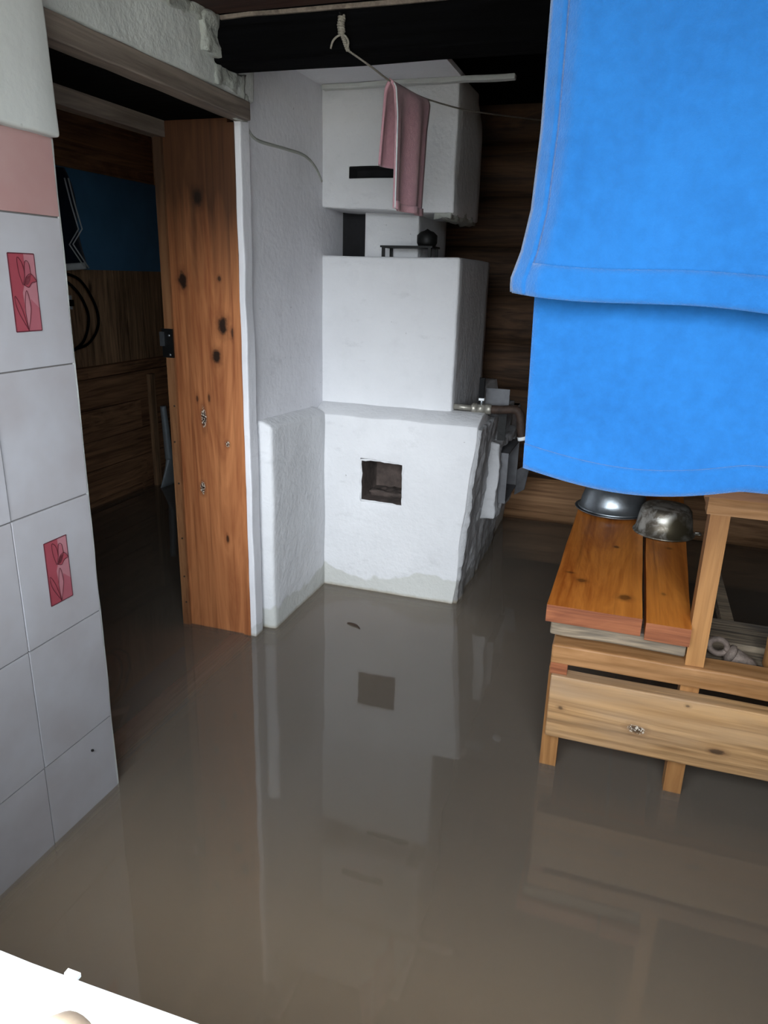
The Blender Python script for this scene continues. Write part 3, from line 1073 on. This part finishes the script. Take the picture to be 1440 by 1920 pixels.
# hood with a slot
SL = dict(x0=-0.950, x1=-0.760, z0=1.407, z1=1.440)
def w_ho(c):
    x, y, z = c
    d = noise.noise_vector(c * 6 + Vector((3, 3, 3)))
    x += 0.003 * d.x; y += 0.003 * d.y; z += 0.003 * d.z
    if z < 1.33:
        z += 0.020 * (1 - (x + 1.06) / 0.46) - 0.010 + 0.006 * noise.noise(c * 13)
    if x > -0.61 and y > 2.7 and z > 1.6:
        x -= 0.02 * (z - 1.6) / 0.09
    return (x, y, z)
bm = lattice(refine([-1.06, SL['x0'], SL['x1'], -0.596], 0.04), refine([2.42, 2.49, 2.80], 0.05), refine([1.308, SL['z0'], SL['z1'], 1.695], 0.04),
             lambda x, y, z: not (SL['x0'] < x < SL['x1'] and SL['z0'] < z < SL['z1'] and y < 2.49), w_ho)
o = soften(obj('hood', bm, [M['stove_plaster'], M['niche']], stove), 0.006, 2)
for p in o.data.polygons:
    c = p.center + stove.location
    if SL['x0'] - 0.004 < c.x < SL['x1'] + 0.004 and SL['z0'] - 0.004 < c.z < SL['z1'] + 0.004 and c.y > 2.426:
        p.material_index = 1
# chipped plaster lip under the hood corner
obj('broken_plaster', lump(-0.66, -0.60, 2.425, 2.80, 1.288, 1.312, 0.010, 77, 0.012), M['rough_plaster'], stove, True)
# white soffit panel and batten over the hood
obj('soffit_panel', bbox(-1.045, -0.585, 2.12, 2.45, 1.676, 1.690, 0.003), M['white_plaster'], stove)
obj('soffit_batten', bbox(-1.035, -0.425, 2.388, 2.418, 1.662, 1.676, 0.003, (0, 20), 0.003, 3), M['lintel_plaster'], stove)

# fire door on the right side: mortar collar, sheet frame and flap
fd = obj('fire_door', lattice(refine([-0.52, -0.418], 0.014), refine([2.60, 2.64, 2.94, 2.98], 0.014), refine([0.245, 0.285, 0.50, 0.535], 0.014),
         lambda x, y, z: not (x > -0.45 and 2.64 < y < 2.94 and 0.285 < z < 0.50), lambda c: tuple(c + noise.noise_vector(c * 12) * 0.010 + noise.noise_vector(c * 45) * 0.006)), M['grey_plaster'], stove)
soften(fd, 0.012, 3)
obj('sheet_frame', lattice(refine([-0.455, -0.395], 0.03), [2.655, 2.662, 2.918, 2.925], [0.295, 0.302, 0.483, 0.49],
    lambda x, y, z: not (2.662 < y < 2.918 and 0.302 < z < 0.483)), M['sheet'], fd)
bm = bmesh.new()
f = [(-0.400, 2.93, 0.255), (-0.365, 2.955, 0.275), (-0.350, 2.965, 0.39), (-0.400, 2.93, 0.36)]
q = [bm.verts.new(p) for p in f] + [bm.verts.new((p[0] + 0.002, p[1] + 0.004, p[2])) for p in f]
for idx in ((0, 1, 2, 3), (7, 6, 5, 4), (0, 4, 5, 1), (1, 5, 6, 2), (2, 6, 7, 3), (3, 7, 4, 0)):
    bm.faces.new([q[i] for i in idx])
obj('flap', bm, M['sheet'], fd)
def w_coat(c):
    t = max(0.0, min(1.0, c.z / 0.645))
    x = (-0.505 + 0.049 * t) + (c.x + 0.002) + 0.010 * noise.noise(Vector((c.y * 11, c.z * 5, 2)))
    d = noise.noise_vector(c * 34) * 0.006
    return (x + d.x, c.y + d.y + 0.012 * noise.noise(Vector((0, c.z * 7, 4))), c.z + d.z)
obj('clay_coat', lattice(refine([-0.03, 0.012], 0.02), refine([2.338, 3.02], 0.013), refine([-0.08, 0.632], 0.013), lambda x, y, z: True, w_coat), M['grey_plaster'], stove, True)

# iron stand on top of the stove
root = empty('iron_stand', (-0.755, 2.49, 1.17), 'small black iron stand on top of the stove', 'stand')
obj('plate', bbox(-0.845, -0.665, 2.44, 2.54, 1.197, 1.203, 0.001), M['iron'], root)
for x in (-0.835, -0.675):
    for y in (2.445, 2.530):
        obj('leg', bbox(x - 0.005, x + 0.005, y - 0.003, y + 0.005, 1.166, 1.198, 0.001), M['iron'], root)
# dark little pot on it
bm = bmesh.new()
lathe(bm, [(0.0, 0.0), (0.028, 0.0), (0.034, 0.012), (0.034, 0.035), (0.022, 0.046), (0.010, 0.050), (0.0, 0.056)], -0.700, 2.50, 1.203, 24)
tag(obj('iron_pot', bm, M['iron'], None, True, True), 'tiny black pot standing on the iron stand', 'pot')

# water pipe with ball valve
root = empty('water_pipe', (-0.45, 2.45, 0.66), 'steel water pipe with black lever ball valve at the stove side', 'pipe')
bm = bmesh.new()
tube(bm, [(-0.575, 2.45, 0.684), (-0.50, 2.45, 0.683)], 0.010, 12)
obj('inlet_pipe', bm, M['brass'], root, True)
bm = bmesh.new()
tube(bm, [(-0.505, 2.45, 0.683), (-0.498, 2.45, 0.683), (-0.497, 2.45, 0.683), (-0.485, 2.45, 0.683), (-0.484, 2.45, 0.683), (-0.455, 2.45, 0.684), (-0.454, 2.45, 0.684), (-0.438, 2.45, 0.684), (-0.432, 2.45, 0.684)],
     [0.012, 0.019, 0.019, 0.019, 0.015, 0.015, 0.018, 0.018, 0.013], 8)
v = obj('ball_valve', bm, M['brass'], root)
bm = bmesh.new()
tube(bm, [(-0.470, 2.45, 0.695), (-0.470, 2.45, 0.716)], 0.005, 8)
obj('stem', bm, M['steel'], v, True)
obj('nut', bbox(-0.479, -0.461, 2.441, 2.459, 0.712, 0.720, 0.001), M['white_paint'], v)
obj('lever', bbox(-0.481, -0.463, 2.444, 2.456, 0.718, 0.788, 0.004), M['black_plastic'], v)
bm = bmesh.new()
tube(bm, spline([(-0.435, 2.45, 0.684), (-0.40, 2.45, 0.685), (-0.365, 2.45, 0.689), (-0.345, 2.45, 0.684), (-0.335, 2.45, 0.665), (-0.330, 2.45, 0.63), (-0.323, 2.45, 0.592)], 5), 0.0145, 12)
obj('elbow_pipe', bm, M['pipe'], root, True)
bm = bmesh.new()
tube(bm, [(-0.325, 2.45, 0.600), (-0.322, 2.45, 0.588)], 0.016, 12)
obj('spout_ring', bm, M['white_paint'], root, True)
# grey plate behind the pipe
root = empty('metal_bracket', (-0.43, 2.52, 0.60), 'grey sheet metal bracket behind the pipe valve', 'bracket')
obj('plate', bbox(-0.47, -0.388, 2.520, 2.526, 0.675, 0.745, 0.001), M['sheet'], root)
obj('strap', bbox(-0.420, -0.392, 2.518, 2.524, 0.565, 0.680, 0.001), M['iron'], root)

# ------------------------------------------------------------------ clothes line and pink towel
line_pts = [(-0.668, 1.686, 1.568), (-0.638, 1.75, 1.551), (-0.627, 1.85, 1.545), (-0.614, 1.96, 1.547), (-0.599, 2.08, 1.552), (-0.567, 2.32, 1.575), (-0.54, 2.55, 1.606), (-0.469, 3.1, 1.687), (-0.421, 3.37, 1.725)]
root = empty('clothesline', (-0.70, 1.69, 1.60), 'pale knotted clothesline running from the beam past the stove', 'rope')
bm = bmesh.new()
tube(bm, spline(line_pts, 5), 0.0022, 8)
obj('line', bm, M['rope'], root, True)
# knot: wrapped bundle hanging from the nail plus two loose ends
bm = bmesh.new()
pts = []
for i in range(60):
    t = i / 59
    a = t * 2 * math.pi * 7
    pts.append((-0.684 + 0.006 * math.cos(a) + 0.001 * math.sin(t * 9), 1.686 + 0.006 * math.sin(a), 1.634 - 0.034 * t))
tube(bm, pts, 0.0030, 6)
pts = []
for i in range(40):
    t = i / 39
    a = t * 2 * math.pi * 4
    pts.append((-0.683 + 0.015 * t + 0.003 * math.cos(a), 1.686 + 0.003 * math.sin(a), 1.602 - 0.034 * t))
tube(bm, pts, 0.0025, 6)
pts = []
for i in range(40):
    t = i / 39
    a = t * 2 * math.pi * 4 + math.pi
    pts.append((-0.683 + 0.015 * t + 0.003 * math.cos(a), 1.686 + 0.003 * math.sin(a), 1.602 - 0.034 * t))
tube(bm, pts, 0.0025, 6)
obj('knot', bm, M['rope'], root, True)
for pts in ([(-0.683, 1.684, 1.598), (-0.693, 1.682, 1.594), (-0.702, 1.681, 1.585), (-0.706, 1.681, 1.572)],
            [(-0.683, 1.684, 1.598), (-0.672, 1.682, 1.594), (-0.665, 1.681, 1.582), (-0.668, 1.682, 1.567)]):
    bm = bmesh.new()
    tube(bm, spline(pts, 5), 0.0022, 6)
    obj('loose_end', bm, M['rope'], root, True)
bm = bmesh.new()
tube(bm, [(-0.684, 1.71, 1.634), (-0.684, 1.676, 1.637)], 0.002, 6)
obj('nail', bm, M['iron'], root, True)

LP = spline(line_pts, 20)
def on_line(y):
    for a, b in zip(LP[:-1], LP[1:]):
        if a.y <= y <= b.y:
            t = (y - a.y) / (b.y - a.y)
            return a.lerp(b, t)
    return LP[-1]
root = empty('pink_towel', (-0.61, 1.97, 1.26), 'dusty pink towel draped over the clothesline before the stove', 'towel')
def pk(u, v):
    y = 1.855 + 0.225 * u
    p = on_line(y)
    # v 0..1 : short layer on the wall side, over the line, long layer on the room side
    s = (v - 0.42) / 0.58 if v > 0.42 else -(0.42 - v) / 0.42
    ln = 0.285 if s > 0 else 0.185
    d = abs(s) * ln
    side = 0.020 * min(1, d / 0.02) * (1 if s > 0 else -1)
    fold = 0.014 * math.sin(u * 11 + (1 if s > 0 else 3)) * min(1, d / 0.08)
    x = p.x + side * 0.5 + fold * 0.6 + (0.0 if s > 0 else -0.014 * abs(s))
    yy = y - 0.035 * abs(s) * u
    z = p.z + 0.006 - d - 0.010 * u * abs(s) - 0.03 * math.sqrt(u) * (1 - min(1, d / 0.02)) * 0.2
    return (x, yy, z)
thick(obj('towel_body', grid(pk, 24, 60), M['pink_towel'], root), 0.006)
def pk_edge(u, v):
    p = Vector(pk(0.0 + 0.014 * u, 0.44 + 0.56 * v))
    return p + Vector((0.004, -0.002, 0))
o = thick(obj('selvedge', grid(pk_edge, 1, 30), M['pale_cloth'], root), 0.003)
def pk_hem(u, v):
    p = Vector(pk(u, 0.965 + 0.037 * v))
    return p + Vector((0.005, 0, 0))
thick(obj('hem', grid(pk_hem, 20, 3), M['pink_towel'], root), 0.004)

# ------------------------------------------------------------------ blue towel close to the window
TWY = 0.85
root = empty('blue_towel', (0.12, TWY, 0.87), 'bright blue terry towel folded over a line by the window', 'towel')
ZL = 1.515
def interp(tab, t):
    for (a, va), (b, vb) in zip(tab[:-1], tab[1:]):
        if t <= b:
            k = (t - a) / (b - a)
            k = k * k * (3 - 2 * k) if False else k
            return va + (vb - va) * k
    return tab[-1][1]
LEFT = [(0.0, -0.116), (0.35, -0.117), (0.62, -0.116), (0.80, -0.119), (0.90, -0.126), (0.97, -0.135), (1.0, -0.134)]
XR = 0.46
def zb_front(x):
    return 1.092 - 0.055 * (x + 0.12) + 0.003 * math.sin(x * 22) - 0.003
def bt_front(u, v):
    xl = interp(LEFT, v)
    x = xl + (XR - xl) * u
    zb = zb_front(x)
    z = ZL + (zb - ZL) * v
    fold = 0.009 * math.sin(x * 26 + 0.6 + v) * (0.25 + 0.75 * v) + 0.004 * math.sin(x * 61 + v * 3)
    e = max(0, 1 - u / 0.07)
    y = TWY - 0.012 * min(1, v * 12) + fold * 0.7 - 0.012 * v
    y += 0.020 * e * e - 0.006 * math.exp(-((u - 0.055) / 0.02) ** 2)
    if v < 0.02:
        z -= 0.0
    return (x, y, z)
def zb_back(x):
    return 0.884 - 0.020 * math.sin(min(1, max(0, (x + 0.11) / 0.24)) * math.pi) + 0.004
def bt_back(u, v):
    xl = -0.122 + 0.012 * v
    x = xl + (XR - xl) * u
    z = ZL + (zb_back(x) - ZL) * v
    y = TWY + 0.012 * min(1, v * 12) + 0.006 * math.sin(x * 20 + 2) * v + 0.004
    return (x, y, z)
thick(obj('front_layer', grid(bt_front, 90, 60), M['blue_towel'], root), 0.005)
thick(obj('back_layer', grid(bt_back, 70, 60), M['blue_towel'], root), 0.005)
def fold_top(u, v):
    a = Vector(bt_front(u, 0)); b = Vector(bt_back(u, 0))
    t = math.pi * v
    x = a.x
    return (x, (a.y + b.y) / 2 - math.cos(t) * 0.004, ZL + 0.006 * math.sin(t))
thick(obj('top_fold', grid(fold_top, 60, 8), M['blue_towel'], root), 0.005)
def hem_front(u, v):
    p = Vector(bt_front(u, 0.925 + 0.078 * v))
    return p + Vector((0, -0.0035, 0))
thick(obj('hem', grid(hem_front, 90, 5), M['blue_towel'], root), 0.004)
def hem_back(u, v):
    p = Vector(bt_back(u, 0.955 + 0.047 * v))
    return p + Vector((0, -0.0035, 0))
thick(obj('hem', grid(hem_back, 70, 4), M['blue_towel'], root), 0.004)
def side_border(u, v):
    p = Vector(bt_front(0.030 * u, v))
    return p + Vector((-0.002, -0.0045, 0))
thick(obj('side_border', grid(side_border, 4, 60), M['blue_towel'], root), 0.004)
# the line it hangs on
bm = bmesh.new()
tube(bm, [(-0.985, TWY, ZL + 0.03)] + spline([(-0.5, TWY, ZL + 0.008), (0.0, TWY, ZL - 0.001), (0.5, TWY, ZL - 0.001), (1.0, TWY, ZL + 0.012)], 4) + [(1.52, TWY, ZL + 0.03)], 0.003, 8)
tag(obj('towel_line', bm, M['rope'], None, True, True), 'cord by the window carrying the blue towel', 'cord')

# ------------------------------------------------------------------ wooden bench with rack
root = empty('wooden_bench', (0.4, 1.9, FLOOR), 'rough wooden bench with varnished orange seat planks and pale rack frame', 'bench')
B = lambda n, a, m, **k: obj(n, bbox(*a, **k), m, root)
def seat(x0, x1, x0b, x1b, y0, y1, z0, z1, mat):
    bm = bmesh.new()
    n = 16
    prof = [(0, 0), (1, 0), (1, 1), (0, 1)]
    rows = []
    for i in range(n + 1):
        t = i / n
        a = x0 + (x0b - x0) * t; b = x1 + (x1b - x1) * t
        y = y0 + (y1 - y0) * t
        j = lambda s: 0.0025 * noise.noise(Vector((y * 5, s, 0)))
        rows.append([bm.verts.new(p) for p in ((a + j(1), y, z0), (b + j(2), y, z0), (b + j(2), y, z1 + j(3) * 0.4), (a + j(1), y, z1 + j(3) * 0.4))])
    for i in range(n):
        for k in range(4):
            bm.faces.new((rows[i][k], rows[i][(k + 1) % 4], rows[i + 1][(k + 1) % 4], rows[i + 1][k]))
    bm.faces.new(rows[0]); bm.faces.new(rows[-1][::-1])
    es = [e for e in bm.edges if len(e.link_faces) == 2 and e.calc_face_angle(0) > 0.7]
    bmesh.ops.bevel(bm, geom=es, offset=0.004, segments=2, affect='EDGES')
    return obj('seat_plank', bm, mat, root)
for args in ((-0.113, 0.085, -0.10, 0.088, 1.500, 2.85, 0.388, 0.428), (0.094, 0.182, 0.097, 0.225, 1.490, 2.85, 0.386, 0.426)):
    o = seat(*args, [M['plank_glossy'], M['plank_red']])
    for p in o.data.polygons:
        if p.normal.y < -0.6:
            p.material_index = 1
B('cross_piece', (-0.102, 0.181, 1.515, 1.60, 0.350, 0.387), M['bench_grey'], bev=0.004, cut=(0, 16), jit=0.004)
B('rail', (-0.093, 1.15, 1.500, 1.566, 0.288, 0.334), M['bench_pale'], bev=0.004, cut=(0, 14), jit=0.002)
B('spacer_block', (-0.092, -0.055, 1.50, 1.58, 0.262, 0.290), M['plank_red'], bev=0.002)
B('front_board', (-0.088, 1.15, 1.490, 1.530, 0.106, 0.263), M['bench_board'], bev=0.003, cut=(0, 18), jit=0.002, seed=4)
for (x, y) in ((-0.096, 1.531), (0.184, 1.531), (1.10, 1.531)):
    B('leg', (x, x + 0.038, y, y + 0.045, FLOOR, 0.289 if x > 0 else 0.264), M['bench_leg'], bev=0.002)
for (x, y, z) in ((-0.09, 2.75, 0.388), (0.184, 2.80, 0.388), (1.10, 2.30, 0.67)):
    B('leg', (x, x + 0.04, y, y + 0.045, FLOOR, z), M['bench_leg'], bev=0.002)
for (x, y, z0) in ((0.183, 1.513, 0.333), (1.11, 1.513, 0.333)):
    B('post', (x, x + 0.037, y, y + 0.048, z0, 0.671), M['bench_leg'], bev=0.003)
B('top_bar', (0.175, 1.15, 1.508, 1.548, 0.671, 0.706), M['bench_pale'], bev=0.003)
B('side_bar', (0.184, 0.224, 1.56, 2.34, 0.660, 0.700), M['bench_leg'], bev=0.003)
# B('back_rail', (0.184, 1.15, 2.300, 2.345, 0.29, 0.334), M['bench_pale'], bev=0.003)
y = 1.50
while y < 2.33:
    B('shade_board', (0.165, 1.18, y + 0.002, y + 0.138, 0.707, 0.730), M['shade_wood'], bev=0.002)  # added over the rack, mostly hidden, to cast shade into the space below
    y += 0.14
for (y0, y1, zt) in ((1.580, 1.695, 0.300), (1.715, 1.85, 0.306)):
    B('shelf_slat', (0.225, 1.12, y0, y1, zt - 0.02, zt), M['bench_grey'], bev=0.003, cut=(0, 10), jit=0.002)
for x in (0.30, 1.02):
    B('slat_bearer', (x, x + 0.03, 1.59, 2.30, 0.25, 0.277), M['bench_grey'], bev=0.002)

# things on the bench
def shell(prof, t):
    """closed thin shell profile from an outer profile"""
    inner = [(max(0.0, r - t), z) for r, z in prof]
    return prof, inner
bm = bmesh.new()
lathe(bm, [(0.0, 0.003), (0.09, 0.003), (0.105, 0.006), (0.112, 0.011), (0.113, 0.013), (0.110, 0.013), (0.103, 0.009), (0.09, 0.006), (0.0, 0.006)], -0.005, 2.275, 0.4265, 48)
tag(obj('metal_plate', bm, M['steel'], None, True, True), 'flat round metal plate lying under the steel basin', 'plate')
root = empty('steel_basin', (-0.003, 2.272, 0.440), 'shiny steel basin upside down on the bench below the towel', 'basin')
bm = bmesh.new()
lathe(bm, [(0.098, 0.002), (0.104, 0.000), (0.107, 0.003), (0.104, 0.007), (0.100, 0.008), (0.096, 0.030), (0.088, 0.055), (0.074, 0.072), (0.05, 0.080), (0.0, 0.082)], -0.003, 2.272, 0.4395, 48)
obj('bowl', bm, M['steel'], root, True)
bm = bmesh.new()
lathe(bm, [(0.028, 0.080), (0.030, 0.086), (0.034, 0.086), (0.036, 0.080)], -0.003, 2.272, 0.4395, 32)
obj('foot_ring', bm, M['steel'], root, True)
g = G('scorched_aluminium')
v = g.coord(rnd=False)
n = g.noise(v, 26, 5, 0.65, 0.8)
c = g.mix(g.rng(n, 0.42, 0.60), C('#6c6459'), C('#b9b6ae'))
c = g.mix(g.rng(g.noise(v, 9, 3), 0.50, 0.62), c, C('#57503f'))
M['scorched'] = g.fin(c, 0.42, g.bump(n, 0.15, 0.003), Metallic=0.7)
root = empty('aluminium_pan', (0.142, 2.125, 0.427), 'scorched aluminium pan upside down beside the steel basin', 'pan')
bm = bmesh.new()
lathe(bm, [(0.078, 0.002), (0.083, 0.000), (0.085, 0.003), (0.083, 0.006), (0.079, 0.007), (0.074, 0.040), (0.068, 0.070), (0.060, 0.080), (0.045, 0.084), (0.0, 0.085)], 0.142, 2.125, 0.4265, 48)
obj('pan_body', bm, M['scorched'], root, True)
bm = bmesh.new()
tube(bm, spline([(0.142 + 0.083, 2.125, 0.433), (0.142 + 0.097, 2.118, 0.434), (0.142 + 0.097, 2.132, 0.434), (0.142 + 0.083, 2.135, 0.433)], 4), 0.003, 6)
obj('lug', bm, M['scorched'], root, True)

# cast metal eye fitting lying on the slat
AX = Vector((0.060, 0.0, -0.030)).normalized()
UPV = Vector((0.030, 0.0, 0.060)).normalized()
Z3 = AX.cross(UPV)
Rm = Matrix((UPV, Z3, AX)).transposed()
P0 = Vector((0.258, 1.625, 0.336))
root = empty('eye_fitting', (0.285, 1.625, 0.297), 'rusty cast metal fitting with ring eye on the bench shelf', 'fitting')
bm = bmesh.new()
pts = []
for k in range(25):
    a = 2 * math.pi * k / 24
    pts.append(P0 + AX * (0.019 * math.cos(a)) + UPV * (0.017 * math.sin(a)))
tube(bm, pts, 0.0068, 8)
obj('ring_eye', bm, M['rust'], root, True)
bm = bmesh.new()
lathe(bm, [(0.0, 0.020), (0.010, 0.020), (0.021, 0.026), (0.022, 0.032), (0.019, 0.036), (0.0, 0.036)], P0.x, P0.y, P0.z, 24, Rm)
obj('collar', bm, M['rust'], root, True)
bm = bmesh.new()
lathe(bm, [(0.0, 0.034), (0.019, 0.034), (0.0185, 0.050), (0.016, 0.070), (0.015, 0.084), (0.013, 0.087), (0.0, 0.087)], P0.x, P0.y, P0.z, 24, Rm)
obj('shank', bm, M['rust'], root, True)
# pale wooden block at the frame edge
bm = bmesh.new()
lathe(bm, [(0.0, 0.0), (0.034, 0.0), (0.037, 0.006), (0.036, 0.05), (0.037, 0.066), (0.033, 0.070), (0.0, 0.071)], 0.392, 1.640, 0.299, 20)
wobble(bm, 0.003, 20, 4)
tag(obj('wood_block', bm, M['bench_leg'], None, False, True), 'short round tan wood block on the shelf beside the fitting', 'wood block')

# wooden handle lying on the sill
root = empty('tool_handle', (-0.205, 0.07, 0.75), 'rounded tan wooden handle lying on the white sill', 'handle')
bm = bmesh.new()
tube(bm, [(-0.202, -0.16, 0.770), (-0.202, -0.06, 0.770), (-0.202, 0.117, 0.7705), (-0.202, 0.155, 0.7705), (-0.202, 0.177, 0.770), (-0.202, 0.187, 0.769), (-0.202, 0.191, 0.768)], [0.018, 0.0185, 0.0205, 0.0205, 0.018, 0.012, 0.004], 20)
obj('grip', bm, M['pale_wood'], root, True)
bm = bmesh.new()
tube(bm, [(-0.205, -0.155, 0.770), (-0.205, -0.135, 0.770)], 0.020, 20)
obj('ferrule', bm, M['steel'], root, True)

# small dark twig floating in front of the stove
bm = bmesh.new()
tube(bm, spline([(-0.795, 2.050, 0.001), (-0.775, 2.046, 0.003), (-0.757, 2.040, 0.002), (-0.742, 2.026, 0.001)], 4), [0.0025, 0.003, 0.0035, 0.004, 0.004, 0.0045, 0.004, 0.004, 0.0035, 0.003, 0.0025, 0.002, 0.0015], 6)
tag(obj('twig', bm, M['pipe'], None, True, True), 'small dark twig floating on the water before the stove', 'twig')
